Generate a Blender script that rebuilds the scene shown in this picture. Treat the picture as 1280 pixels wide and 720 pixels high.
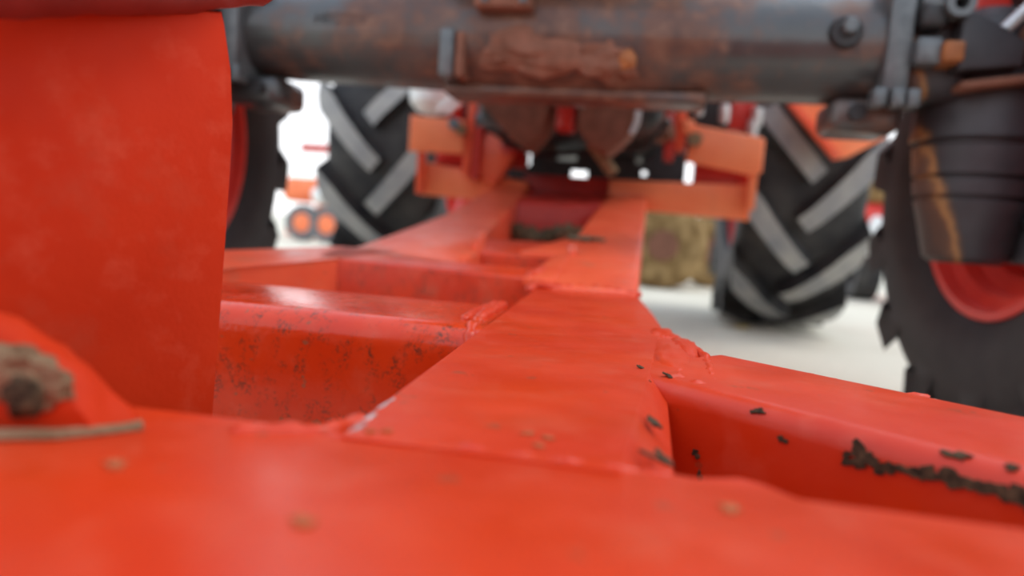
import bpy, bmesh, math, random
from mathutils import Vector, Matrix, noise
random.seed(7)
for o in list(bpy.data.objects): bpy.data.objects.remove(o)
S = bpy.context.scene
COL = S.collection
PI = math.pi

# ------------------------------------------------------------------ camera
F, H = 900.0, 0.38
yaw, roll, pitch = math.radians(10.0), math.radians(4.2), math.atan(75/900)
fw = Vector((-math.sin(yaw)*math.cos(pitch), math.cos(yaw)*math.cos(pitch), -math.sin(pitch)))
r0 = Vector((math.cos(yaw), math.sin(yaw), 0)); u0 = r0.cross(fw)
rt = r0*math.cos(roll)+u0*math.sin(roll); up = -r0*math.sin(roll)+u0*math.cos(roll)
cd = bpy.data.cameras.new('camera'); cam = bpy.data.objects.new('camera', cd); COL.objects.link(cam)
cam.matrix_world = Matrix(((rt.x, up.x, -fw.x, 0), (rt.y, up.y, -fw.y, 0), (rt.z, up.z, -fw.z, H), (0, 0, 0, 1)))
cd.sensor_width = 36.0; cd.lens = F/1280*36; cd.clip_start = 0.01; cd.clip_end = 500
cd.dof.use_dof = True; cd.dof.focus_distance = 0.50; cd.dof.aperture_fstop = 3.2
S.camera = cam

# ------------------------------------------------------------------ sky and sun
w = bpy.data.worlds.new('sky'); S.world = w; w.use_nodes = True
nt = w.node_tree; bg = nt.nodes['Background']
tc = nt.nodes.new('ShaderNodeTexCoord'); sep = nt.nodes.new('ShaderNodeSeparateXYZ'); rp = nt.nodes.new('ShaderNodeValToRGB')
nt.links.new(tc.outputs['Generated'], sep.inputs[0]); nt.links.new(sep.outputs['Z'], rp.inputs[0]); nt.links.new(rp.outputs[0], bg.inputs[0])
rp.color_ramp.elements[0].position = 0.0; rp.color_ramp.elements[0].color = (1, 1, 1, 1)
rp.color_ramp.elements[1].position = 0.75; rp.color_ramp.elements[1].color = (.56, .67, .84, 1)
bg.inputs[1].default_value = 1.8
sd = bpy.data.lights.new('sun', 'SUN'); sun = bpy.data.objects.new('sun', sd); COL.objects.link(sun)
sd.energy = 1.2; sd.angle = math.radians(25); sd.color = (1, .95, .86)
sun.rotation_euler = Vector((-.45, -.15, -.85)).to_track_quat('-Z', 'Y').to_euler()
S.view_settings.view_transform = 'Standard'; S.view_settings.look = 'None'
S.view_settings.exposure = 0.0; S.view_settings.gamma = 1.0; S.view_settings.use_curve_mapping = False

# ------------------------------------------------------------------ materials
class N:
    def __init__(s, name):
        s.m = bpy.data.materials.new(name); s.m.use_nodes = True; s.t = s.m.node_tree
        s.b = s.t.nodes['Principled BSDF']; s.tc = s.t.nodes.new('ShaderNodeTexCoord')
        g = s.t.nodes.new('ShaderNodeNewGeometry'); s.pos = g.outputs['Position']; s.nrm = g.outputs['Normal']
    def link(s, a, b): s.t.links.new(a, b)
    def noise(s, scale, detail=4, rough=.55, vec=None, stretch=None):
        n = s.t.nodes.new('ShaderNodeTexNoise'); n.inputs['Scale'].default_value = scale
        n.inputs['Detail'].default_value = detail; n.inputs['Roughness'].default_value = rough
        v = vec or s.pos
        if stretch:
            mp = s.t.nodes.new('ShaderNodeMapping'); mp.inputs['Scale'].default_value = stretch; s.link(v, mp.inputs[0]); v = mp.outputs[0]
        s.link(v, n.inputs['Vector']); return n.outputs['Fac']
    def ramp(s, fac, stops):
        r = s.t.nodes.new('ShaderNodeValToRGB'); s.link(fac, r.inputs[0]); e = r.color_ramp.elements
        while len(e) < len(stops): e.new(.5)
        for k, (p, c) in enumerate(stops):
            e[k].position = p; e[k].color = (c if isinstance(c, tuple) else (c, c, c)) + (1,)
        return r.outputs[0]
    def mix(s, fac, a, b):
        m = s.t.nodes.new('ShaderNodeMix'); m.data_type = 'RGBA'
        if isinstance(fac, (int, float)): m.inputs[0].default_value = fac
        else: s.link(fac, m.inputs[0])
        for i, v in ((6, a), (7, b)):
            if isinstance(v, tuple): m.inputs[i].default_value = v + (1,)
            else: s.link(v, m.inputs[i])
        return m.outputs[2]
    def math(s, op, a, b=0.0):
        m = s.t.nodes.new('ShaderNodeMath'); m.operation = op
        for i, v in ((0, a), (1, b)):
            if isinstance(v, (int, float)): m.inputs[i].default_value = v
            else: s.link(v, m.inputs[i])
        return m.outputs[0]
    def bump(s, h, strength, dist=.002):
        b = s.t.nodes.new('ShaderNodeBump'); b.inputs['Strength'].default_value = strength; b.inputs['Distance'].default_value = dist
        s.link(h, b.inputs['Height']); s.link(b.outputs[0], s.b.inputs['Normal'])
    def set(s, color=None, rough=None, metal=0, coat=0, coat_rough=.15, spec=.5):
        if color is not None:
            if isinstance(color, tuple): s.b.inputs['Base Color'].default_value = color + (1,)
            else: s.link(color, s.b.inputs['Base Color'])
        if rough is not None:
            if isinstance(rough, (int, float)): s.b.inputs['Roughness'].default_value = rough
            else: s.link(rough, s.b.inputs['Roughness'])
        s.b.inputs['Metallic'].default_value = metal; s.b.inputs['Coat Weight'].default_value = coat
        s.b.inputs['Coat Roughness'].default_value = coat_rough; s.b.inputs['Specular IOR Level'].default_value = spec
        return s.m

def paint(name, a, b, dirt=.0, fleck=.0, streak=.0, rough=.36, coat=.08, spec=.36):
    n = N(name)
    base = n.ramp(n.noise(9, 5), [(.3, a), (.7, b)])
    fine = n.noise(160, 3)
    base = n.mix(n.ramp(n.noise(38, 6, .6), [(.52, 0.0), (.75, .25)]), base, (.70, .15, .08))
    if streak:
        sm = n.math('MULTIPLY', n.ramp(n.noise(1, 6, .7, stretch=(60, 60, 34)), [(.50, 0.0), (.66, 1.0)]),
                    n.ramp(n.noise(300, 5, .75), [(.47, 0.0), (.57, 1.0)]))
        base = n.mix(n.math('MULTIPLY', sm, streak), base, (.05, .035, .02))
    if fleck:
        base = n.mix(n.math('MULTIPLY', n.ramp(n.noise(62, 3, .5), [(.69, 0.0), (.73, 1.0)]), fleck), base, (.13, .10, .05))
    if dirt:
        base = n.mix(n.math('MULTIPLY', n.ramp(n.noise(14, 6, .65), [(.55, 0.0), (.72, 1.0)]), dirt), base, (.30, .19, .11))
    rg = n.ramp(n.noise(22, 5), [(.3, rough-.06), (.75, rough+.16)])
    n.bump(n.math('ADD', fine, n.math('MULTIPLY', n.noise(30, 3), 2.0)), .16, .0015)
    return n.set(base, rg, coat=coat, coat_rough=.16, spec=spec)

def plain(name, a, b, scale=30, rough=.6, metal=0, bump=.1, spec=.5, coat=0):
    n = N(name); n.set(n.ramp(n.noise(scale, 5), [(.3, a), (.7, b)]), rough, metal, coat, spec=spec)
    if bump: n.bump(n.noise(scale*4, 4), bump, .003)
    return n.m

OR_A, OR_B = (.57, .029, .004), (.67, .048, .006)
M = {}
M['paint'] = paint('orange_red_paint', OR_A, OR_B, dirt=.10, fleck=.35)
M['paint_plate'] = paint('orange_red_paint_flat', (.50, .027, .004), (.58, .038, .006), dirt=.12, rough=.55, coat=0, spec=.12)
M['paint_flecked'] = paint('orange_red_paint_flecked', OR_A, OR_B, dirt=.05, fleck=.55, streak=1.0, rough=.17, coat=.1)
M['paint_streaky'] = paint('orange_red_paint_streaky', OR_A, OR_B, dirt=.25, fleck=.6, streak=.9)
M['paint_far'] = paint('orange_red_paint_far_lit', (.76, .075, .025), (.84, .12, .045), dirt=.35, fleck=.5)  # same frame paint, lighter base stands in for stronger light further back
M['orange'] = paint('orange_panel_lit_paint', (.90, .20, .075), (.95, .26, .105), dirt=.10)  # panel orange; raised tone also paints brighter light onto the far headstock
M['red'] = plain('dark_red_paint', (.42, .016, .012), (.55, .028, .016), 12, .35, bump=.05, coat=.3)
M['rim'] = plain('red_rim_paint', (.60, .022, .012), (.72, .035, .016), 15, .42, bump=.05, coat=.2)
M['steel'] = plain('grey_steel', (.09, .105, .11), (.15, .165, .17), 40, .42, .3)
M['bright'] = plain('bright_zinc', (.55, .56, .56), (.72, .72, .70), 60, .3, .6, .03)
M['black'] = plain('black_plastic', (.012, .012, .013), (.025, .025, .026), 30, .5)
M['white'] = plain('white_plastic', (.75, .76, .74), (.84, .84, .82), 20, .4, bump=.02)
M['rustblock'] = plain('rusty_brown_casting', (.14, .055, .03), (.25, .10, .06), 28, .8)
M['rustorange'] = plain('rust_orange_cap', (.26, .085, .022), (.36, .12, .03), 40, .6)
M['mud'] = plain('dried_mud', (.17, .105, .055), (.34, .22, .13), 70, .95, bump=.6, spec=.1)
M['chip'] = plain('rust_chip', (.02, .016, .010), (.13, .085, .045), 240, .9, bump=.5, spec=.2)
M['olive'] = plain('olive_grime', (.36, .09, .025), (.42, .12, .035), 90, .8)
M['straw'] = plain('straw_brown', (.14, .08, .03), (.42, .28, .13), 9, .95, bump=.6, spec=.1)
M['leaf'] = plain('yellow_leaf', (.60, .42, .06), (.70, .52, .12), 40, .7)
def rubber(name, a, b, dust):
    n = N(name); base = n.ramp(n.noise(7, 5), [(.3, a), (.7, b)])
    base = n.mix(n.math('MULTIPLY', n.ramp(n.noise(3.5, 6, .6), [(.42, 0.0), (.7, 1.0)]), dust), base, (.17, .155, .135))
    n.bump(n.noise(90, 4), .15, .002)
    return n.set(base, .62, spec=.35)
M['rubber'] = rubber('tyre_rubber', (.012, .012, .015), (.026, .026, .028), .30)
M['lug'] = plain('worn_lug_rubber', (.21, .22, .23), (.36, .355, .33), 9, .6, bump=.15)
M['rubber_f'] = rubber('tyre_rubber_front', (.014, .011, .011), (.026, .020, .020), .12)
# axle casting: dark grey paint under reddish clay round the middle of the axle
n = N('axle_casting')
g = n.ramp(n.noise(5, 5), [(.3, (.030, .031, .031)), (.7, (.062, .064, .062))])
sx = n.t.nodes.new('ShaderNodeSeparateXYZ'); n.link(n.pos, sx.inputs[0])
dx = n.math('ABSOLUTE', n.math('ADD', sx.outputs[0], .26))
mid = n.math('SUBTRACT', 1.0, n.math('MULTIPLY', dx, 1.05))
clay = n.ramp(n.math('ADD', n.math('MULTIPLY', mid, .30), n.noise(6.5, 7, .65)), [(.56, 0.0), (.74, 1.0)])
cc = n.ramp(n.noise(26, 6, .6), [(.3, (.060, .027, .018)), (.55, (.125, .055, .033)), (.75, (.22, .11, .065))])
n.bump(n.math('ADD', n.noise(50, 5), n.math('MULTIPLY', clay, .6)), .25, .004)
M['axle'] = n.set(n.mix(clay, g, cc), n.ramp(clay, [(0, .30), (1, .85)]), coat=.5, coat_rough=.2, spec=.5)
# bevel case: dark grey paint with a rust streak at the tractor's inner side
n = N('bevel_case_paint')
g = n.ramp(n.noise(12, 5), [(.3, (.030, .029, .033)), (.7, (.055, .053, .058))])
sx = n.t.nodes.new('ShaderNodeSeparateXYZ'); n.link(n.pos, sx.inputs[0])
xl = n.math('SUBTRACT', n.math('ADD', sx.outputs[0], n.math('MULTIPLY', sx.outputs[2], .36)), n.math('MULTIPLY', n.noise(14, 4), .045))
rs = n.ramp(xl, [(.682, (.060, .036, .028)), (.702, (.12, .055, .03)), (.710, (.42, .20, .065)), (.724, (.0, .0, .0))])
mk = n.ramp(xl, [(.66, 1.0), (.708, 1.0), (.724, 0.0)])
n.bump(n.noise(60, 5), .2, .003)
M['case'] = n.set(n.mix(mk, g, rs), .5)
# concrete
n = N('concrete')
c = n.ramp(n.noise(1.6, 8, .65), [(.3, (.64, .59, .47)), (.7, (.74, .69, .56))])
c = n.mix(n.ramp(n.noise(40, 6), [(.55, 0.0), (.8, .3)]), c, (.25, .24, .20))
n.bump(n.noise(60, 6), .2, .004)
M['concrete'] = n.set(c, .85, spec=.3)

# ------------------------------------------------------------------ mesh helpers
WL = {}
class MB:
    def __init__(s): s.bm = bmesh.new()
    def _bevel(s, edges, r, seg):
        if r > 0 and edges: bmesh.ops.bevel(s.bm, geom=edges, offset=r, segments=seg, profile=.5, affect='EDGES', clamp_overlap=True)
    def hexa(s, c8, r=0, seg=2):
        """8 corners: bottom 4 (ccw), top 4"""
        v = [s.bm.verts.new(c) for c in c8]
        fs = [(3, 2, 1, 0), (4, 5, 6, 7), (0, 1, 5, 4), (1, 2, 6, 5), (2, 3, 7, 6), (3, 0, 4, 7)]
        ff = [s.bm.faces.new([v[i] for i in f]) for f in fs]
        s._bevel(list({e for f in ff for e in f.edges}), r, seg); return s
    def box(s, x0, x1, y0, y1, z0, z1, r=0, seg=2, rot=None, piv=None):
        c = [Vector(p) for p in ((x0, y0, z0), (x1, y0, z0), (x1, y1, z0), (x0, y1, z0), (x0, y0, z1), (x1, y0, z1), (x1, y1, z1), (x0, y1, z1))]
        if rot:
            p = Vector(piv) if piv else sum(c, Vector())/8
            c = [rot @ (q-p) + p for q in c]
        return s.hexa(c, r, seg)
    def prism(s, poly, zf, h, r=0, seg=3, only_top=False, rmap=None):
        """plan polygon (ccw) with a top at zf(x,y), depth h"""
        n_ = len(poly)
        t = [s.bm.verts.new((x, y, zf(x, y))) for x, y in poly]; b = [s.bm.verts.new((x, y, zf(x, y)-h)) for x, y in poly]
        s.bm.faces.new(t); s.bm.faces.new(b[::-1])
        for i in range(n_): j = (i+1) % n_; s.bm.faces.new((b[i], b[j], t[j], t[i]))
        if rmap:
            groups = {}
            for i in range(n_):
                rr = rmap.get(i, r)
                if rr > 0: groups.setdefault(rr, []).append(s.bm.edges.get((t[i], t[(i+1) % n_])))
            # one pass per radius, largest first
            for rr in sorted(groups, reverse=True): s._bevel([e for e in groups[rr] if e and e.is_valid], rr, seg)
        elif r: s._bevel([s.bm.edges.get((t[i], t[(i+1) % n_])) for i in range(n_)], r, seg)
        return s
    def extrude(s, pts, d, r=0, seg=2):
        """planar 3-D polygon pushed along d"""
        d = Vector(d); a = [s.bm.verts.new(p) for p in pts]; b = [s.bm.verts.new(Vector(p)+d) for p in pts]
        f1 = s.bm.faces.new(a[::-1]); f2 = s.bm.faces.new(b); n_ = len(pts)
        for i in range(n_): j = (i+1) % n_; s.bm.faces.new((a[i], a[j], b[j], b[i]))
        if r: s._bevel(list(f1.edges)+list(f2.edges), r, seg)
        return s
    def tube(s, pts, rad, n_=12, cap=True, lump=0, seed=0):
        pts = [Vector(p) for p in pts]; rings = []
        rr = rad if isinstance(rad, (list, tuple)) else [rad]*len(pts)
        ref = None
        for i, p in enumerate(pts):
            t = (pts[min(i+1, len(pts)-1)]-pts[max(i-1, 0)]).normalized()
            if ref is None: ref = t.orthogonal().normalized()
            ref = (ref - t*ref.dot(t)).normalized(); b = t.cross(ref)
            ring = []
            for k in range(n_):
                a = 2*PI*k/n_; q = rr[i]
                if lump: q *= 1+lump*noise.noise(Vector((p.x*90+seed, p.y*90, p.z*90+k*.7)))
                ring.append(s.bm.verts.new(p+(ref*math.cos(a)+b*math.sin(a))*q))
            rings.append(ring)
        for a, b in zip(rings, rings[1:]):
            for k in range(n_): s.bm.faces.new((a[k], a[(k+1) % n_], b[(k+1) % n_], b[k]))
        if cap: s.bm.faces.new(rings[0][::-1]); s.bm.faces.new(rings[-1])
        return s
    def lathe(s, prof, center, axis='X', n_=48, closed=False, a0=0, a1=2*PI):
        """prof: list of (along, radius)"""
        c = Vector(center); rings = []
        for al, r in prof:
            ring = []
            for k in range(n_):
                a = a0+(a1-a0)*k/n_; u, v = r*math.cos(a), r*math.sin(a)
                p = {'X': Vector((al, -u, v)), 'Z': Vector((u, v, al)), 'Y': Vector((u, al, -v))}[axis]
                ring.append(s.bm.verts.new(c+p))
            rings.append(ring)
        seq = list(zip(rings, rings[1:])) + ([(rings[-1], rings[0])] if closed else [])
        for a, b in seq:
            for k in range(n_): s.bm.faces.new((a[k], a[(k+1) % n_], b[(k+1) % n_], b[k]))
        if not closed:
            s.bm.faces.new(rings[0][::-1]); s.bm.faces.new(rings[-1])
        return s
    def blob(s, c, rad, seed=0, amp=.25, sc=1.6, sub=3, flat=None):
        ret = bmesh.ops.create_icosphere(s.bm, subdivisions=sub, radius=1); c = Vector(c); rad = Vector(rad)
        for v in ret['verts']:
            d = v.co.normalized(); k = 1+amp*noise.noise(d*sc+Vector((seed*3.1, seed, 0)))+amp*.4*noise.noise(d*sc*3+Vector((seed, 0, 5)))
            p = Vector((d.x*rad.x, d.y*rad.y, d.z*rad.z))*k
            if flat is not None: p.z = max(p.z, flat)
            v.co = c+p
        return s
    def build(s, name, mat, parent=None, origin=None, sharp=35, kind=None):
        bm = s.bm; bmesh.ops.recalc_face_normals(bm, faces=bm.faces)
        if origin is None:
            cs = [v.co for v in bm.verts]
            origin = Vector([(min(c[i] for c in cs)+max(c[i] for c in cs))/2 for i in range(3)])
        origin = Vector(origin)
        for v in bm.verts: v.co -= origin
        me = bpy.data.meshes.new(name); bm.to_mesh(me); bm.free()
        for p in me.polygons: p.use_smooth = True
        me.set_sharp_from_angle(angle=math.radians(sharp))
        me.materials.append(M[mat] if isinstance(mat, str) else mat)
        return link(name, me, parent, origin, kind)
def link(name, me, parent, origin, kind=None, rot=None):
    o = bpy.data.objects.new(name, me); COL.objects.link(o); origin = Vector(origin); WL[o.name] = origin
    o.location = origin
    if parent is not None: o.parent = parent; o.location = origin-WL[parent.name]
    if rot: o.rotation_euler = rot
    if kind: o['kind'] = kind
    return o
def empty(name, loc, label, cat, group=None):
    o = link(name, None, None, loc); tag(o, label, cat, group); o.empty_display_size = .1; return o
def tag(o, label, cat, group=None):
    o['label'] = label; o['category'] = cat
    if group: o['group'] = group
    return o
def lab(o, label): o['label'] = label; return o
def rz(a): return Matrix.Rotation(a, 3, 'Z')
def ry(a): return Matrix.Rotation(a, 3, 'Y')
def rx(a): return Matrix.Rotation(a, 3, 'X')
def dense(pts, step=.006):
    out = []
    for a, b in zip(pts, pts[1:]):
        a, b = Vector(a), Vector(b); k = max(1, int((b-a).length/step))
        out += [a.lerp(b, i/k) for i in range(k)]
    return out+[Vector(pts[-1])]

# ------------------------------------------------------------------ ground
g = MB(); g.box(-90, 90, -60, 120, -.3, 0)
g = g.build('ground', 'concrete', kind='structure'); g['label'] = 'pale sunlit concrete yard ground'

# ================================================================== the welded frame
ZT = .295                                            # top of the near, level half of the frame
def zA(x, y): return ZT
def zB(x, y): return ZT+.139*(y-.97)
frame = empty('implement_frame', (-.1, .9, 0), 'orange red welded steel frame running under the tractor', 'implement')
# near cross beam, right under the camera
near = MB().prism([(-.75, -.12), (.75, -.12), (.75, .256), (.060, .254), (.046, .256), (.036, .261), (.029, .270), (.020, .272), (-.112, .262), (-.125, .253), (-.75, .250)],
                  zA, .13, r=.010, seg=4)
near = near.build('crossbeam', 'paint', frame); lab(near, 'blurred crossbeam top nearest the camera')
# main beam
mb = MB().prism([(-.108, .255), (.022, .255), (.024, .70), (.022, 1.04), (-.146, 1.04), (-.143, .968)], lambda x, y: ZT+.0008, .12, r=.006, seg=1,
                rmap={1: .023, 2: .023, 3: .0, 5: .008, 4: .006, 0: 0})
mb.build('main_beam', 'paint', frame)
# right diagonal brace
dv = Vector((.783, -.622)); nv = Vector((.622, .783))
p0 = Vector((.0253, .4347)); L = .62
a, b = p0-dv*.05, p0+dv*L
poly = [tuple(a), tuple(b), tuple(b+nv*.138), tuple(a+nv*.138)]
MB().prism(poly, zA, .125, seg=6, rmap={0: .013, 2: .010, 1: 0, 3: 0}).build('brace_beam', 'paint', frame)
# left cross beam
MB().prism([(-1.0, .570), (-.125, .582), (-.135, .768), (-1.0, .745)], zA, .13, rmap={0: .026, 2: .008}, seg=6).build('crossbeam', 'paint_flecked', frame)
# left diagonal brace, second and third cross beams
MB().prism([(-.80, .64), (-.66, .60), (-.585, .955), (-.47, 1.09), (-.40, 1.20), (-.52, 1.20), (-.66, 1.075), (-.80, 1.00)], zB, .10, r=.006).build('brace_beam', 'paint_far', frame)
MB().prism([(-.52, 1.085), (-.12, 1.062), (-.12, 1.140), (-.30, 1.132), (-.52, 1.20)], zB, .12, r=.006).build('crossbeam', 'paint_streaky', frame)
MB().prism([(-.36, 1.272), (-.11, 1.278), (-.11, 1.455), (-.36, 1.425)], lambda x, y: zB(x, y)-.004, .12, r=.006).build('crossbeam', 'paint_streaky', frame)
# right arm continues the main beam and climbs; left arm flares out
MB().prism([(-.143, 1.03), (.0, 1.03), (.0, 2.75), (-.137, 2.75)], zB, .115, r=.009, seg=3).build('frame_arm', 'paint_far', frame)
MB().prism([(-.50, 1.15), (-.455, 1.10), (-.29, 1.13), (-.285, 1.30), (-.318, 1.47), (-.392, 2.20), (-.44, 2.75), (-.575, 2.75), (-.482, 1.74)], zB, .115, r=.009, seg=3).build('frame_arm', 'paint_far', frame)
# gusset plates where the arms meet the cross beams
MB().prism([(-.17, 1.05), (-.125, 1.05), (-.125, 1.30), (-.15, 1.27)], lambda x, y: zB(x, y)+.002, .01, r=.002).build('gusset_plate', 'paint_far', frame)
MB().prism([(-.215, 1.275), (-.125, 1.275), (-.125, 1.54), (-.15, 1.50)], lambda x, y: zB(x, y)+.002, .01, r=.002).build('gusset_plate', 'paint_far', frame)
# box between the arms: back wall, floor with packed soil
MB().prism([(-.42, 2.20), (-.12, 2.28), (-.12, 2.40), (-.42, 2.36)], lambda x, y: zB(x, y)-.004, .16, r=.005).build('crossbeam', 'rim', frame)
MB().prism([(-.36, 1.44), (-.11, 1.44), (-.11, 2.32), (-.40, 2.26)], lambda x, y: zB(x, y)-.11, .012).build('floor_plate', 'paint_far', frame)
M['soil'] = plain('packed_soil', (.05, .04, .02), (.22, .17, .09), 60, .95, bump=.6)
for k in range(9):
    MB().blob((-.36+.026*k+random.uniform(-.01, .01), 2.08+random.uniform(0, .1), .352+random.uniform(0, .02)), (.03, .05, .030+.012*random.random()), k, .4, sub=2).build('soil_clump', 'soil', frame)
for k in range(3): MB().blob((-.137+.022*k, 1.47+.012*k, .368), (.018, .028, .006), k+20, .4, sub=2).build('soil_clump', 'soil', frame)
# headstock
hs = Vector((0, 0, 0))
MB().prism([(-.46, 2.36), (-.10, 2.36), (-.10, 2.70), (-.46, 2.70)], lambda x, y: zB(x, y)-.012, .10, r=.004).build('headstock_plate', 'red', frame)
MB().hexa([(-.835, 2.60, .478), (-.44, 2.64, .470), (-.44, 2.76, .475), (-.835, 2.72, .483), (-.835, 2.60, .598), (-.44, 2.64, .552), (-.44, 2.76, .565), (-.835, 2.72, .606)], .006).build('headstock_beam', 'orange', frame)
MB().hexa([(-.137, 2.62, .478), (.352, 2.60, .462), (.352, 2.72, .467), (-.137, 2.74, .483), (-.137, 2.62, .578), (.352, 2.60, .585), (.352, 2.72, .592), (-.137, 2.74, .585)], .006).build('headstock_beam', 'orange', frame)
MB().prism([(-.46, 2.70), (-.08, 2.70), (-.08, 2.80), (-.46, 2.80)], lambda x, y: .585, .10, r=.004).build('headstock_crossbar', 'red', frame)
# vertical cheek plates, stop plates with their bolts
def cheek(x, z0, z1, lean, thick=.020):
    return MB().hexa([(x-thick/2, 2.56, z0), (x+thick/2, 2.56, z0), (x+thick/2, 2.70, z0), (x-thick/2, 2.70, z0),
                      (x-thick/2+lean, 2.56, z1), (x+thick/2+lean, 2.56, z1), (x+thick/2+lean, 2.70, z1), (x-thick/2+lean, 2.70, z1)], .003)
cheek(-.622, .545, 1.02, .02, .03).build('cheek_plate', 'red', frame); cheek(-.655, .56, 1.02, .02, .028).build('cheek_plate', 'paint_far', frame)
cheek(.062, .655, 1.02, -.02, .035).build('cheek_plate', 'red', frame); cheek(.098, .69, 1.02, -.015, .036).build('cheek_plate', 'paint_far', frame)
sp = MB().extrude([(-.872, 2.55, .632), (-.665, 2.55, .632), (-.665, 2.55, .752), (-.872, 2.55, .762)], (0, .02, 0), .006, 3).build('stop_plate', 'orange', frame)
MB().lathe([(0, .022), (.018, .022), (.020, .014), (.035, .014)], (-.70, 2.52, .735), 'Y', 6).build('bolt', 'steel', sp)
MB().lathe([(0, .018), (.03, .018)], (-.675, 2.53, .715), 'Y', 12).build('bolt', 'mud', sp)
sp = MB().extrude([(.118, 2.55, .648), (.352, 2.55, .612), (.372, 2.55, .628), (.372, 2.55, .732), (.362, 2.55, .742), (.135, 2.55, .775)], (0, .02, 0), .006, 3).build('stop_plate', 'orange', frame)
MB().lathe([(0, .026), (.018, .026), (.020, .016), (.03, .016)], (.142, 2.52, .722), 'Y', 6).build('bolt', 'mud', sp)
MB().box(.10, .135, 2.54, 2.57, .74, .79, .004).build('lug_plate', 'orange', sp)
MB().box(-.842, -.815, 2.57, 2.60, .48, .70, .003).build('post', 'paint_far', frame)
MB().box(.335, .362, 2.57, 2.60, .50, .64, .003).build('post', 'orange', frame)
MB().box(-.80, -.45, 2.66, 2.72, .600, .66, .004).build('spreader_bar', 'red', frame)
MB().box(.155, .352, 2.62, 2.72, .585, .690, .004).build('spreader_bar', 'red', frame)
MB().box(-.63, -.50, 2.58, 2.64, .55, .70, .006, rot=ry(.5)).build('corner_plate', 'paint_far', frame)
MB().blob((-.50, 2.60, .665), (.05, .03, .035), 3, .3).build('knob', 'red', frame)

# tall plate at the left edge
P = Vector((-.2575, .40)); D = Vector((-.060, -.10)).normalized()
def pl(t, z): q = P+D*t; return (q.x, q.y, z)
edge = [(.004, .190), (.002, .25), (-.001, .33), (-.003, .40), (-.0035, .43), (-.001, .46), (.004, .485), (.0055, .492)]
pts = [pl(t, z) for t, z in edge] + [pl(.04, .485), pl(.117, .464), pl(.155, .455), pl(.155, .19)]
sp = MB().extrude(pts, (Vector((D.y, -D.x, 0))*-.012).to_tuple(), .0012, 2).build('side_plate', 'paint_plate', frame)
lab(sp, 'tall upright plate filling the left edge')
# rounded boss with caked mud in front of it
bs = MB().blob((-.262, .235, .288), (.078, .030, .046), 4, .16, 1.2, 4, flat=-.004).build('weld_boss', 'paint_plate', frame)
MB().blob((-.220, .2195, .312), (.025, .0085, .013), 9, .25, 2.8, 4).build('mud_clump', 'mud', bs)
MB().blob((-.207, .2145, .309), (.008, .006, .008), 12, .3, 2.2, 3).build('mud_clump', 'chip', bs)
MB().tube(dense([(-.32, .180, .296), (-.27, .192, .296), (-.225, .200, .296), (-.195, .215, .296), (-.178, .236, .296)]), .0025, 8, lump=.5).build('mud_line', 'mud', bs)
# hoses over the plate
M['hose'] = plain('dark_red_hose', (.16, .012, .008), (.30, .03, .02), 14, .5); hz = MB().tube(dense([(-.40, .14, .452), (-.285, .27, .469), (-.262, .36, .497), (-.249, .42, .521), (-.246, .46, .545)], .01), .0155, 14, lump=.15).build('hydraulic_hose', 'hose', frame)

# unseen curved blade, added behind the camera to block the frontal sky
bp = [(-.62, .06), (-.70, .20), (-.74, .38), (-.74, .58), (-.69, .76), (-.60, .92)]
b = MB(); lo = [[b.bm.verts.new((x, y-t, z_)) for y, z_ in bp] for x in (-1.15, 1.15) for t in (0, .015)]
q0, q1, q2, q3 = lo
for i in range(5):
    b.bm.faces.new((q0[i], q2[i], q2[i+1], q0[i+1])); b.bm.faces.new((q1[i], q1[i+1], q3[i+1], q3[i]))
    b.bm.faces.new((q0[i], q0[i+1], q1[i+1], q1[i])); b.bm.faces.new((q2[i], q3[i], q3[i+1], q2[i+1]))
b.bm.faces.new((q0[0], q1[0], q3[0], q2[0])); b.bm.faces.new((q0[5], q2[5], q3[5], q1[5]))
b.build('sky_blocker_blade', 'paint_plate', frame)
for x in (-.5, .45): MB().box(x, x+.08, -.73, -.10, .18, .28, .006).build('sky_blocker_arm', 'paint', frame)  # arms for the added sky-blocking blade, also out of view

# weld seams (lumpy beads)
def weld(pts, r, seed, mat='paint', lump=.45, step=.003):
    d = dense(pts, step); rr = [r*(1+.16*math.sin(i*1.1+seed)+.10*random.uniform(-1, 1)) for i in range(len(d))]
    rr[0] *= .4; rr[-1] *= .4
    return MB().tube(d, rr, 12, lump=lump, seed=seed).build('weld_bead', mat, frame, sharp=180)
z = ZT
weld([(-.135, .575, z-.022), (-.138, .60, z-.003), (-.141, .66, z+.001), (-.145, .775, z+.001)], .0050, 1)
weld([(-.150, .62, z), (-.154, .70, z), (-.152, .76, z)], .0048, 2)
MB().blob((.027, .555, z-.0065), (.020, .105, .0090), 21, .16, 5.0, 4).build('weld_bead', 'paint', frame, sharp=180)
MB().blob((.040, .600, z-.0060), (.014, .060, .0085), 23, .18, 5.0, 4).build('weld_bead', 'paint', frame, sharp=180)
weld([(.050, .452, z-.004), (.052, .50, z-.0025), (.054, .56, z-.0025), (.050, .60, z-.004)], .0035, 3)
weld([(-.118, .256, z-.002), (-.06, .262, z-.0015), (0, .262, z-.0015), (.02, .266, z-.003)], .0028, 5)
weld([(-.15, .247, z-.002), (-.135, .252, z-.001), (-.118, .262, z-.002), (-.112, .29, z-.003)], .0042, 6)
weld([(-.15, 1.03, z+.004), (-.07, 1.045, z+.007), (.005, 1.035, z+.004)], .0045, 7)
weld([(-.165, 1.06, z+.012), (-.15, 1.14, z+.024)], .006, 8)
weld([(-.30, 1.275, z+.044), (-.31, 1.36, z+.056), (-.322, 1.45, z+.068)], .007, 9, 'paint_far')
weld([(-.150, .985, z), (-.148, 1.03, z+.006)], .006, 10)
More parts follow.
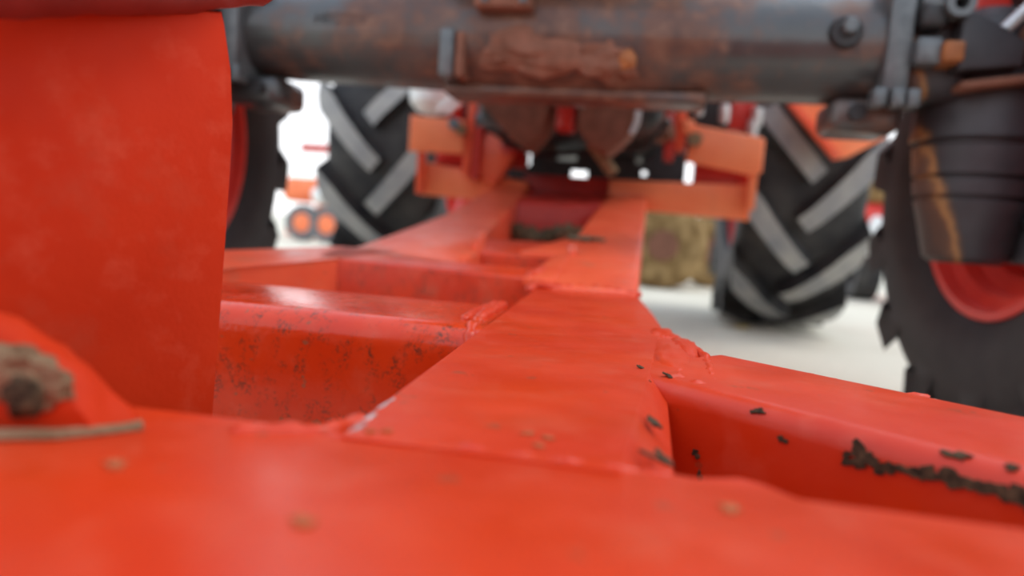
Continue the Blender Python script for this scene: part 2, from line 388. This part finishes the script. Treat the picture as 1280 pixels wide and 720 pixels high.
weld([(-.12, 1.29, z+.047), (-.135, 1.38, z+.06)], .006, 11, 'paint_far')
# far edge of the right brace: torn weld along it
e0 = p0+nv*.138
weld([(e0.x+.01, e0.y-.008, z-.005), (e0.x+.10, e0.y-.082, z-.006)], .0030, 12)
for k, t in enumerate((.085, .155, .168)):
    q = e0+dv*t; MB().blob((q.x, q.y-.004, z-.004), (.010, .006, .0045), k, .4).build('weld_spatter', 'paint', frame)
# knob of weld metal at the corner of main beam and brace
MB().blob((.038, .446, z-.009), (.015, .011, .0095), 5, .2, 1.5, 4).build('weld_spatter', 'paint', frame)
MB().blob((.027, .462, z-.006), (.013, .016, .007), 7, .2, 1.5, 4).build('weld_spatter', 'paint', frame)
MB().blob((.024, .665, z-.006), (.016, .040, .009), 8, .25, 2.5, 4).build('weld_spatter', 'paint', frame)

# chipped and rusty spots: thin irregular patches lying on the steel
def chip(c, n_, sx_, sy_, seed, along=None, mat='chip', name='rust_spot', k=22):
    c, n_ = Vector(c), Vector(n_).normalized(); u = Vector(along) if along else n_.orthogonal()
    u = (u-n_*u.dot(n_)).normalized(); v = n_.cross(u); b = MB(); R = random.Random(seed)
    ph = [R.uniform(0, 6.3) for _ in range(4)]
    ring = []
    for i in range(k):
        a = 2*PI*i/k; q = 1+.28*math.sin(2*a+ph[0])+.22*math.sin(3*a+ph[1])+.2*math.sin(5*a+ph[2])+.12*math.sin(9*a+ph[3])
        ring.append(c+u*math.cos(a)*sx_*q+v*math.sin(a)*sy_*q)
    lo = [b.bm.verts.new(p-n_*.0004) for p in ring]; hi = [b.bm.verts.new(p+n_*.0005) for p in ring]; ct = b.bm.verts.new(c+n_*.0008)
    for i in range(k):
        j = (i+1) % k; b.bm.faces.new((lo[i], lo[j], hi[j], hi[i])); b.bm.faces.new((hi[i], hi[j], ct))
    return b.build(name, mat, frame)
# front face of right brace
fn = Vector((-.622, -.783, 0)); fu = Vector((.783, -.622, 0))
BR = .013
def bf(s_, dz):
    """point and normal on the brace's front face or its rounded upper corner, dz below the top"""
    q = p0+dv*s_
    if dz >= BR: return Vector((q.x, q.y, ZT-dz)), fn.copy()
    ph = math.asin(1-dz/BR); q = q+nv*(BR-BR*math.cos(ph))
    return Vector((q.x, q.y, ZT-dz)), fn*math.cos(ph)+Vector((0, 0, math.sin(ph)))
for k, (s_, dz, sx_, sy_) in enumerate([(.112, .0115, .0060, .0048), (.108, .0165, .0045, .0026), (.1045, .0135, .0020, .0020), (.119, .0150, .0050, .0024), (.126, .0135, .0050, .0022), (.133, .0125, .0050, .0022), (.139, .0120, .0046, .0034), (.146, .0112, .0050, .0030),
                                        (.152, .0110, .0060, .0034), (.160, .0108, .0060, .0034), (.168, .0110, .0060, .0036), (.176, .0110, .0070, .0040), (.186, .0112, .008, .004),
                                        (.071, .0150, .0026, .0016), (.020, .0374, .0022, .0024), (.024, .0500, .0016, .0032), (.054, .0046, .0032, .0020), (.149, .0020, .0050, .0024), (.170, .0014, .0028, .0018)]):
    c_, m_ = bf(s_, dz); chip(c_+m_*.0006, m_, sx_, sy_, 50+k, fu)
# rounded shoulder and top of the main beam
for k, (x, y, dz, a, b_) in enumerate([(.0125, .345, .0042, .003, .007), (.0165, .300, .0075, .003, .006), (.012, .288, .004, .006, .002), (.006, .470, .001, .003, .003), (.024, .455, .002, .005, .004), (.010, .44, .003, .002, .003)]):
    chip((x, y, ZT+.0012-dz+.0008), (.45, 0, 1), a, b_, 100+k, (1, .3, 0))
for k in range(5):
    x, y = random.uniform(-.10, -.01), random.uniform(.262, .30); chip((x, y, ZT+.0012), (0, 0, 1), .0025*random.uniform(.5, 1.2), .0016, 120+k, (1, 0, 0), 'olive', 'dirt_speck')
for k, (x, y) in enumerate([(.035, .235), (-.085, .18), (-.16, .20), (-.175, .155)]):
    chip((x, y, ZT+.0003), (0, 0, 1), .0035, .0028, 140+k, (1, 0, 0), 'olive', 'dirt_speck')
for k, (x, y) in enumerate([(-.1095, .268), (-.111, .285), (-.1125, .31)]):
    chip((x+.003, y, ZT+.0004), (-.5, 0, 1), .0018, .008, 200+k, (1, 0, 0), 'bright', 'bare_metal')
# tan scratches and stains on the tall plate
pn = Vector((-D.y, D.x, 0)); pn = pn if pn.y < 0 else -pn
for k, (t, zz, a, b_) in enumerate([(.016, .469, .0040, .0014), (.003+.001, .455, .0034, .0013), (.012, .43, .0012, .0008), (.006, .43, .0012, .0009), (.075, .462, .010, .006), (.10, .42, .006, .004), (.05, .42, .002, .002), (.085, .33, .004, .003)]):
    q = Vector(pl(t, zz))+pn*.0002; chip(q, pn, a, b_, 160+k, (-D.x, -D.y, .35), 'mud', 'dirt_speck')

# ================================================================== the tractor
TX = -.25
tr = empty('tractor', (TX, 2.6, 0), 'tractor seen from low in front, black front axle and big lugged tyres', 'tractor')
# ---- front axle
AY, AZ, AR = 1.55, .775, .105
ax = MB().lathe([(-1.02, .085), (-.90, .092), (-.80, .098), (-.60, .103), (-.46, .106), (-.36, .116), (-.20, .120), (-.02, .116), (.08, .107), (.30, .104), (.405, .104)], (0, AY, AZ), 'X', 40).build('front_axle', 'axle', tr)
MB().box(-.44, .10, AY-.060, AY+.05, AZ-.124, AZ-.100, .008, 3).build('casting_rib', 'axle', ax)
MB().box(-.437, -.408, AY-.122, AY, AZ-.10, AZ-.005, .006).build('strap', 'steel', ax)
MB().box(-.405, -.385, AY-.118, AY, AZ-.10, AZ-.01, .006).build('strap', 'rustblock', ax)
MB().box(-.365, -.25, AY-.15, AY-.05, AZ+.028, AZ+.060, .008).build('bracket', 'rustblock', ax)
MB().box(-.350, -.335, AY-.155, AY-.10, AZ+.035, AZ+.11, .004).build('bracket', 'steel', ax); MB().box(-.275, -.258, AY-.155, AY-.10, AZ+.035, AZ+.11, .004).build('bracket', 'steel', ax)
MB().blob((-.24, AY-.095, AZ-.03), (.13, .028, .055), 2, .28, 2.2, 4).build('clay_deposit', 'rustblock', ax)
MB().blob((-.10, AY-.090, AZ-.045), (.07, .028, .045), 6, .35, 2.4, 4).build('clay_deposit', 'rustblock', ax)
MB().blob((-.06, AY-.11, AZ-.055), (.018, .012, .018), 8, .3, 2, 3).build('clay_deposit', 'rustorange', ax)
MB().lathe([(0, .026), (.006, .030), (.02, .030)], (.333, AY-.116, AZ+.008), 'Y', 24).build('plug_seat', 'black', ax)
MB().lathe([(0, .013), (.004, .016), (.03, .016)], (.336, AY-.135, AZ+.014), 'Y', 6).build('plug', 'steel', ax)
# casting lettering
tcv = bpy.data.curves.new('raised_lettering', 'FONT'); tcv.body = 'MECCTRO'; tcv.size = .030; tcv.extrude = .0012; tcv.align_x = 'LEFT'
to = bpy.data.objects.new('tmp', tcv); COL.objects.link(to); me = bpy.data.meshes.new_from_object(to); bpy.data.objects.remove(to)
me.name = 'raised_lettering'; me.materials.clear(); me.materials.append(M['axle'])
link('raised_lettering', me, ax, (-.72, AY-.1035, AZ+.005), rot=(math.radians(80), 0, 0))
# left and right knuckles
def knuckle(sgn, xf):
    """xf(x): mirrored x for the far-left side"""
    X = xf
    def bx(x0, x1, *a, **k): p, q = X(x0), X(x1); return MB().box(min(p, q), max(p, q), *a, **k)
    fl = bx(.405, .448, AY-.115, AY+.115, AZ-.112, AZ+.16, .006).build('axle_flange', 'steel', tr)
    for xx, yy in ((.395, -.118), (.425, -.122), (.452, -.118)):
        bx(xx-.010, xx+.012, AY+yy-.02, AY+yy+.02, AZ-.128, AZ-.095, .004).build('flange_bolt', 'steel', fl)
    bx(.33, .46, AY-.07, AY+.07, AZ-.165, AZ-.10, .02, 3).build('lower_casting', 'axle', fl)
    MB().lathe([(0, .016), (.05, .016)], (X(.375), AY-.085, AZ-.130), 'Y', 14).build('casting_hole', 'black', fl)
    # vertical bevel case with its stepped rings
    cx, cy = X(.628), AY+.02
    pr = [(.375, .060), (.385, .074), (.470, .094), (.490, .100), (.494, .100), (.497, .092), (.502, .092), (.505, .103), (.530, .106), (.534, .106), (.537, .097), (.541, .097), (.544, .108), (.596, .113), (.600, .104), (.607, .104), (.611, .120), (.66, .118), (.70, .112), (.76, .095), (.84, .075), (.86, .05)]
    cs = MB().lathe(pr, (cx, cy, 0), 'Z', 40).build('bevel_case', 'case', tr)
    bx(.44, .56, AY-.09, AY+.09, AZ-.10, AZ+.07, .03, 4).build('swivel_housing', 'case', cs)
    bx(.452, .497, AY-.135, AY-.06, AZ+.012, AZ+.060, .012, 3).build('stop_block', 'black', cs)
    bx(.448, .490, AY-.140, AY-.06, AZ-.052, AZ-.005, .006).build('stop_arm', 'steel', cs)
    bx(.487, .521, AY-.155, AY-.075, AZ-.050, AZ-.014, .006, 3).build('stop_cap', 'rustorange', cs)
    MB().lathe([(0, .012), (0, .024), (.06, .024), (.06, .012)], (X(.508), AY-.15, AZ+.052), 'Y', 20, closed=True).build('eye_bolt', 'steel', cs)
    bx(.455, .500, AY-.12, AY-.05, AZ+.045, AZ+.085, .006).build('eye_arm', 'steel', cs)
    k = [(X(.52), AY-.13, AZ-.06), (X(.63), AY-.12, AZ-.045), (X(.63), AY-.12, AZ-.002), (X(.545), AY-.13, AZ+.042), (X(.52), AY-.13, AZ+.045)]
    MB().extrude(k, (0, .09, 0), .006).build('steering_arm', 'case', cs)
    MB().box(min(X(.53), X(.66)), max(X(.53), X(.66)), AY-.13, AY-.06, AZ-.082, AZ-.068, .004, rot=ry(-.15*sgn)).build('arm_rib', 'rustblock', cs)
    MB().blob((X(.668), AY-.10, AZ+.005), (.040, .05, .040), 3, .2).build('ball_joint', 'rustblock', cs)
    MB().tube([(X(.60), AY-.10, AZ+.02), (X(.655), AY-.10, AZ+.085)], .011, 10).build('grease_pipe', 'bright', cs)
    MB().box(min(X(.70), X(.74)), max(X(.70), X(.74)), AY-.08, AY+.08, .38, .72, .01).build('hub_flange', 'case', cs)
    for zz in (.60, .53, .46): MB().lathe([(0, .012), (.03, .012)], (X(.70), AY-.075, zz), 'Y', 6).build('case_bolt', 'black', cs)
    return cs
knuckle(1, lambda x: x)
knuckle(-1, lambda x: 2*TX+.02-x)

# ---- tyres
def tyre(name, c, R, rim_r, wd, nl, lug_h, lug_w, sweep, mat, lugmat, sgn, rimmat, label, steer=0, phase=.09, over=1.04):
    hw = wd/2
    crown = lambda a: R-lug_h-.030*(abs(a)/hw)**2.4
    prof = [(-hw*.72, rim_r), (-hw*.90, rim_r+.02), (-hw*1.0, rim_r+.32*(R-rim_r)), (-hw*1.0, rim_r+.5*(R-rim_r)), (-hw*.97, rim_r+.68*(R-rim_r)), (-hw*.93, crown(hw*.93)-.012)]
    prof += [(a*hw, crown(a*hw)) for a in (-.86, -.6, -.3, 0, .3, .6, .86)]
    prof += [(-a, r) for a, r in prof[5::-1]]
    t = MB().lathe(prof, c, 'X', 72, closed=True).build(name, mat, tr, origin=c, sharp=50); lab(t, label); t.rotation_euler.z = steer
    # lug: a bar from the shoulder (and a little down the sidewall) to just past the middle
    for side in (-1, 1):
        b = MB(); st = []
        NS = 7
        for i in range(NS):
            u = i/(NS-1); a = hw*(over-(over+.07)*u); th = -sweep*(u**.85); lw = lug_w*(1.05-.18*u if u > .05 else 1.3)
            rb = crown(max(-hw, min(hw, a)))-.02; rtp = R-.018*(abs(a)/hw)**2.4
            if i == NS-1: rtp -= lug_h*.15
            # direction of the lug in the unrolled tread
            sl = math.atan2(sweep*R, hw*1.07)
            for (ww, rr) in ((lw*1.5, rb), (lw, rtp)):
                for s2 in (1, -1):
                    off = s2*ww/2; an = th+off*math.cos(sl)/R; aa = a-off*math.sin(sl)*.7
                    if i == 0: aa = a
                    st.append(b.bm.verts.new((side*aa, -rr*math.cos(an), rr*math.sin(an))))
        # shoulder foot
        rr = R-lug_h-(.10 if R < .6 else .12)
        foot = [b.bm.verts.new((side*hw*(over-.01), -rr*math.cos(x), rr*math.sin(x))) for x in (lug_w*.62/rr, -lug_w*.62/rr)]
        for i in range(NS-1):
            p, q = st[i*4:i*4+4], st[i*4+4:i*4+8]      # 0 base+,1 base-,2 top+,3 top-
            b.bm.faces.new((p[2], p[3], q[3], q[2])).material_index = 1; b.bm.faces.new((p[0], p[2], q[2], q[0])); b.bm.faces.new((p[3], p[1], q[1], q[3])); b.bm.faces.new((p[1], p[0], q[0], q[1]))
        q = st[-4:]; b.bm.faces.new((q[0], q[2], q[3], q[1])); p = st[:4]
        b.bm.faces.new((p[2], p[3], foot[1], foot[0])); b.bm.faces.new((p[0], p[2], foot[0])); b.bm.faces.new((p[3], p[1], foot[1])); b.bm.faces.new((p[1], p[0], foot[0], foot[1]))
        l0 = b.build('tread_lug', mat, t, origin=(0, 0, 0), sharp=30); me = l0.data; me.materials.append(M[lugmat]); bpy.data.objects.remove(l0)
        for k in range(nl):
            o = link('tread_lug', me, t, c); o.rotation_euler = (2*PI*(k+(.5 if side > 0 else 0))/nl+phase, 0, 0)
    # rim: stepped dish open to the inner side (sgn points from tyre to the tractor's middle)
    rp_ = [(hw*.74, rim_r+.006), (hw*.80, rim_r+.004), (hw*.80, rim_r-.014), (hw*.60, rim_r-.020), (hw*.52, rim_r-.045), (hw*.30, rim_r-.050), (hw*.22, rim_r-.085), (-hw*.05, rim_r-.09), (-hw*.10, .10), (-hw*.14, .10), (-hw*.10, rim_r-.07), (-hw*.7, rim_r-.02), (-hw*.76, rim_r+.004)]
    MB().lathe([(sgn*a, r) for a, r in rp_], c, 'X', 64, closed=True).build('wheel_rim', rimmat, tr, origin=c).rotation_euler.z = steer
    return t
FR, RRr = .54, .76
tyre('front_tire', (.780, 1.59, FR), FR, .272, .27, 14, .038, .075, .36, 'rubber_f', 'rubber_f', -1, 'rim', 'dark front tyre with red rim at the right edge', .10, over=1.0)
tyre('front_tire', (2*TX+.02-.72, 1.60, FR), FR, .272, .27, 14, .038, .075, .36, 'rubber_f', 'rubber_f', 1, 'rim', 'dark front tyre behind the tall plate', .10, over=1.0)
tyre('rear_tire', (.625, 3.68, RRr), RRr, .40, .475, 12, .068, .100, .44, 'rubber', 'lug', -1, 'rim', 'rear tyre with worn grey lugs at the right', phase=.22)
tyre('rear_tire', (-1.17, 3.68, RRr), RRr, .40, .50, 12, .068, .100, .44, 'rubber', 'lug', 1, 'rim', 'rear tyre with bluish grey lugs at the left', phase=.30)
# ---- body above: front bolster, engine, gearbox, rear axle
MB().box(-.45, -.05, 1.38, 1.95, .885, 1.06, .03).build('front_bolster', 'axle', tr)
eng = MB().box(-.47, -.03, 1.25, 2.25, 1.05, 1.50, .05, 3).build('engine', 'black', tr)
hd = MB().extrude([(-.60, 1.12, 1.30), (-.60, 1.05, 1.55), (-.60, 1.15, 1.72), (-.60, 2.6, 1.80), (-.60, 2.6, 1.25), (-.60, 1.6, 1.25)], (.70, 0, 0), .05, 3).build('hood', 'orange', tr)
gb = MB().box(-.55, .03, 2.2, 3.5, .70, 1.25, .06, 3).build('gearbox', 'black', tr)
MB().lathe([(-.95, .10), (-.55, .11), (-.45, .17), (-.05, .17), (.05, .11), (.45, .10)], (0, 3.68, .80+.12), 'X', 24).build('rear_axle', 'black', tr)
MB().extrude([(-.50, 2.0, .73), (-.46, 2.0, .70), (-.385, 2.0, .625), (-.345, 2.0, .600), (-.300, 2.0, .655), (-.285, 2.0, .735), (-.285, 2.0, .80), (-.50, 2.0, .80)], (0, .18, 0), .01).build('oil_sump', 'rustblock', tr)
MB().extrude([(-.205, 2.0, .80), (-.205, 2.0, .665), (-.17, 2.0, .620), (-.12, 2.0, .598), (-.08, 2.0, .635), (-.055, 2.0, .665), (-.045, 2.0, .80)], (0, .16, 0), .01).build('filter_housing', 'rustblock', tr)
MB().tube([(-.042, 1.99, .80), (-.042, 1.99, .69), (-.055, 1.99, .655)], .008, 10).build('fuel_pipe', 'bright', tr)
MB().box(-.27, -.215, 2.02, 2.1, .66, .80, .01).build('starter_bracket', 'red', tr)
MB().tube([(-.56, 2.3, .72), (-.30, 2.3, .70)], .022, 12).build('propeller_shaft', 'steel', tr)
MB().tube([(-.17, 2.1, .64), (-.10, 2.1, .555)], .018, 12).build('drain_pipe', 'mud', tr)
# hanger plate under the gearbox, pierced by square openings through which the sky shows
hg = MB(); Yh = 2.95
holes = [(-.538, -.482, .640, .690), (-.372, -.293, .668, .705), (-.312, -.245, .600, .632), (-.03, -.01, .625, .645), (-.055, -.03, .672, .695)]
xs = sorted({-.62, .14, *[h[0] for h in holes], *[h[1] for h in holes]}); zs = sorted({.50, .90, *[h[2] for h in holes], *[h[3] for h in holes]})
for xa, xb in zip(xs, xs[1:]):
    for za, zb in zip(zs, zs[1:]):
        mx, mz = (xa+xb)/2, (za+zb)/2
        if not any(h[0] < mx < h[1] and h[2] < mz < h[3] for h in holes): hg.box(xa, xb, Yh, Yh+.02, za, zb)
hg.build('drawbar_hanger', 'black', tr)
for k in range(9):
    x = -.56+.075*k+random.uniform(-.02, .02)
    MB().blob((x, 2.5+random.uniform(0, .3), .72+random.uniform(-.02, .03)), (.04, .06, .04), k, .5, 2).build('casting_lump', random.choice(['black', 'axle', 'rustblock']), gb)
MB().tube([(-.50, 2.45, .67), (-.36, 2.5, .64), (-.2, 2.5, .66), (-.02, 2.45, .68), (.05, 2.4, .76)], .012, 10).build('oil_hose', 'black', tr)
# footstep / fender panels by the rear wheel, small fittings
fd = MB().extrude([(.475, 2.78, .905), (.655, 2.78, .712), (.700, 2.78, .722), (.815, 2.78, .795), (.80, 2.78, .84), (.765, 2.78, .86), (.765, 2.78, 1.25), (.475, 2.78, 1.25)], (0, .08, 0), .02, 3).build('fender', 'orange', tr)
MB().extrude([(.47, 2.76, .93), (.465, 2.76, .90), (.645, 2.76, .705), (.668, 2.76, .722)], (0, .03, 0), .004).build('fender_edge', 'paint_far', fd)
MB().box(.283, .372, 2.82, 2.86, .80, 1.10, .01, rot=ry(.08)).build('lift_link', 'red', tr)
for x, zz in ((.16, .875), (.255, .852), (.372, .845), (.360, .800)):
    MB().lathe([(-.03, .016), (-.02, .02), (.035, .02), (.04, .012)], (x, 2.80, zz), 'Z', 14).build('pipe_fitting', 'bright', tr)
MB().box(.10, .45, 2.95, 3.05, .78, 1.2, .01).build('valve_block', 'black', tr)
wt = MB().lathe([(-.115, .02), (-.105, .055), (-.07, .085), (0, .090), (.12, .090)], (-.845, 2.72, .905), 'Z', 28).build('reservoir', 'white', tr)
MB().tube([(-.80, 2.66, .795), (-.72, 2.66, .87)], .014, 10).build('reservoir_hose', 'white', wt)
MB().tube([(-.765, 2.66, .79), (-.70, 2.66, .85)], .012, 10).build('reservoir_hose', 'white', wt)
# red guard seen above the right knuckle
MB().extrude([(.575, 1.56, .90), (.582, 1.56, .86), (.655, 1.56, .79), (.70, 1.56, .80), (.70, 1.56, .96), (.575, 1.56, .96)], (0, .02, 0), .006).build('mudguard', 'rim', tr)
MB().box(.48, .62, 1.66, 1.69, .86, 1.30, .01).build('mudguard_stay', 'black', tr)

# ================================================================== beyond the tractor
# small walking tractor far left
wk = empty('walking_tractor', (-4.38, 9, 0), 'small orange machine with grey tyres far off at the left', 'machine')
for x in (-4.47, -4.12):
    t = MB().lathe([(-.07, .13), (-.085, .17), (-.075, .23), (-.03, .245), (.03, .245), (.075, .23), (.085, .17), (.07, .13)], (0, 0, 0), 'Y', 28, closed=True)
    t.bm.transform(Matrix.Translation((x, 9, .245))); t = t.build('tire', plain('grey_tyre', (.10, .10, .11), (.2, .2, .2), 20, .8), wk)
    r_ = MB().lathe([(-.08, .04), (-.06, .13), (-.02, .155), (.05, .155)], (x, 9, .245), 'Y', 24).build('wheel_disc', 'orange', wk)
MB().box(-4.36, -4.0, 9.05, 9.6, .22, .52, .06, 3).build('engine', 'orange', wk)
MB().box(-4.95, -4.15, 9.2, 9.8, .52, .86, .12, 4).build('hood', 'orange', wk)
MB().blob((-4.24, 9.0, .62), (.13, .13, .13), 2, .1).build('headlamp', 'white', wk)
MB().box(-4.32, -4.18, 9.0, 9.2, .40, .62, .04).build('bracket', 'orange', wk)
MB().box(-4.9, -4.62, 9.3, 9.5, .05, .28, .03).build('side_weight', 'orange', wk)
MB().tube([(-4.55, 9.5, .7), (-4.3, 9.8, .95), (-4.15, 9.9, .92)], .03, 10).build('handlebar', 'black', wk)
pl_ = MB().box(-3.93, -3.62, 8.7, 8.85, 0.0, .12, .03).build('weight_block', 'orange'); tag(pl_, 'low orange block on the ground beside the far small machine', 'block')
# red barrier arm behind
ba = empty('boom_barrier', (-5.0, 13, 0), 'thin faded red barrier arm across the white sky gap', 'barrier')
MB().box(-6.6, -5.1, 13, 13.10, 1.54, 1.70, .01).build('barrier_arm', 'red', ba)
MB().box(-5.3, -5.1, 12.95, 13.15, 0, 1.7, .02).build('post', 'red', ba)
# brown straw bales seen under the frame
for k, (x, y, r_, lb) in enumerate([(.15, 5.8, .33, 'brown straw bale nearest the frame arm'), (.60, 6.5, .31, 'brown straw bale beside the rear tyre')]):
    b = empty('straw_bale', (x, y, 0), lb, 'bale', 'bales on the concrete')
    bd = MB().lathe([(-.22, .03), (-.24, r_*.4), (-.24, r_*.85), (-.2, r_), (.2, r_), (.24, r_*.9)], (x, y, r_), 'Y', 28)
    for v in bd.bm.verts: v.co += Vector((1, 1, 1))*.03*noise.noise(v.co*9)
    bd.build('straw_roll', 'straw', b)
    MB().lathe([(-.02, .02), (-.02, r_*.35), (.02, r_*.35)], (x, y-.25, r_), 'Y', 18).build('core', 'rustblock', b)
    for zz in (-.1, .1): MB().lathe([(zz, r_*1.02), (zz+.02, r_*1.03), (zz+.04, r_*1.02)], (x, y, r_), 'Y', 28).build('twine', 'mud', b)
# orange machine glimpsed between the right wheels
om = empty('orange_machine', (2.1, 6.2, 0), 'orange and white machine glimpsed right of the rear tyre', 'machine')
MB().box(1.6, 2.5, 6.0, 7.2, .42, .78, .08, 3).build('body', 'rim', om)
MB().box(1.62, 2.45, 5.98, 7.1, .78, 1.02, .08, 3).build('cover', 'straw', om)
MB().box(1.66, 1.86, 5.90, 6.0, .36, .66, .03, rot=ry(.35)).build('side_panel', 'white', om)
for x in (1.8, 2.3): MB().lathe([(-.08, .15), (-.1, .2), (-.09, .27), (.09, .27), (.1, .2), (.08, .15)], (x, 6.4, .27), 'X', 24, closed=True).build('tire', 'rubber', om)
# fallen leaf by the rear tyre
lf = MB().extrude([(.44, 3.40, .004), (.47, 3.37, .004), (.505, 3.385, .008), (.50, 3.42, .012), (.465, 3.43, .006)], (0, 0, .003)).build('fallen_leaf', 'leaf'); tag(lf, 'small yellow leaf on the concrete by the rear tyre', 'leaf')
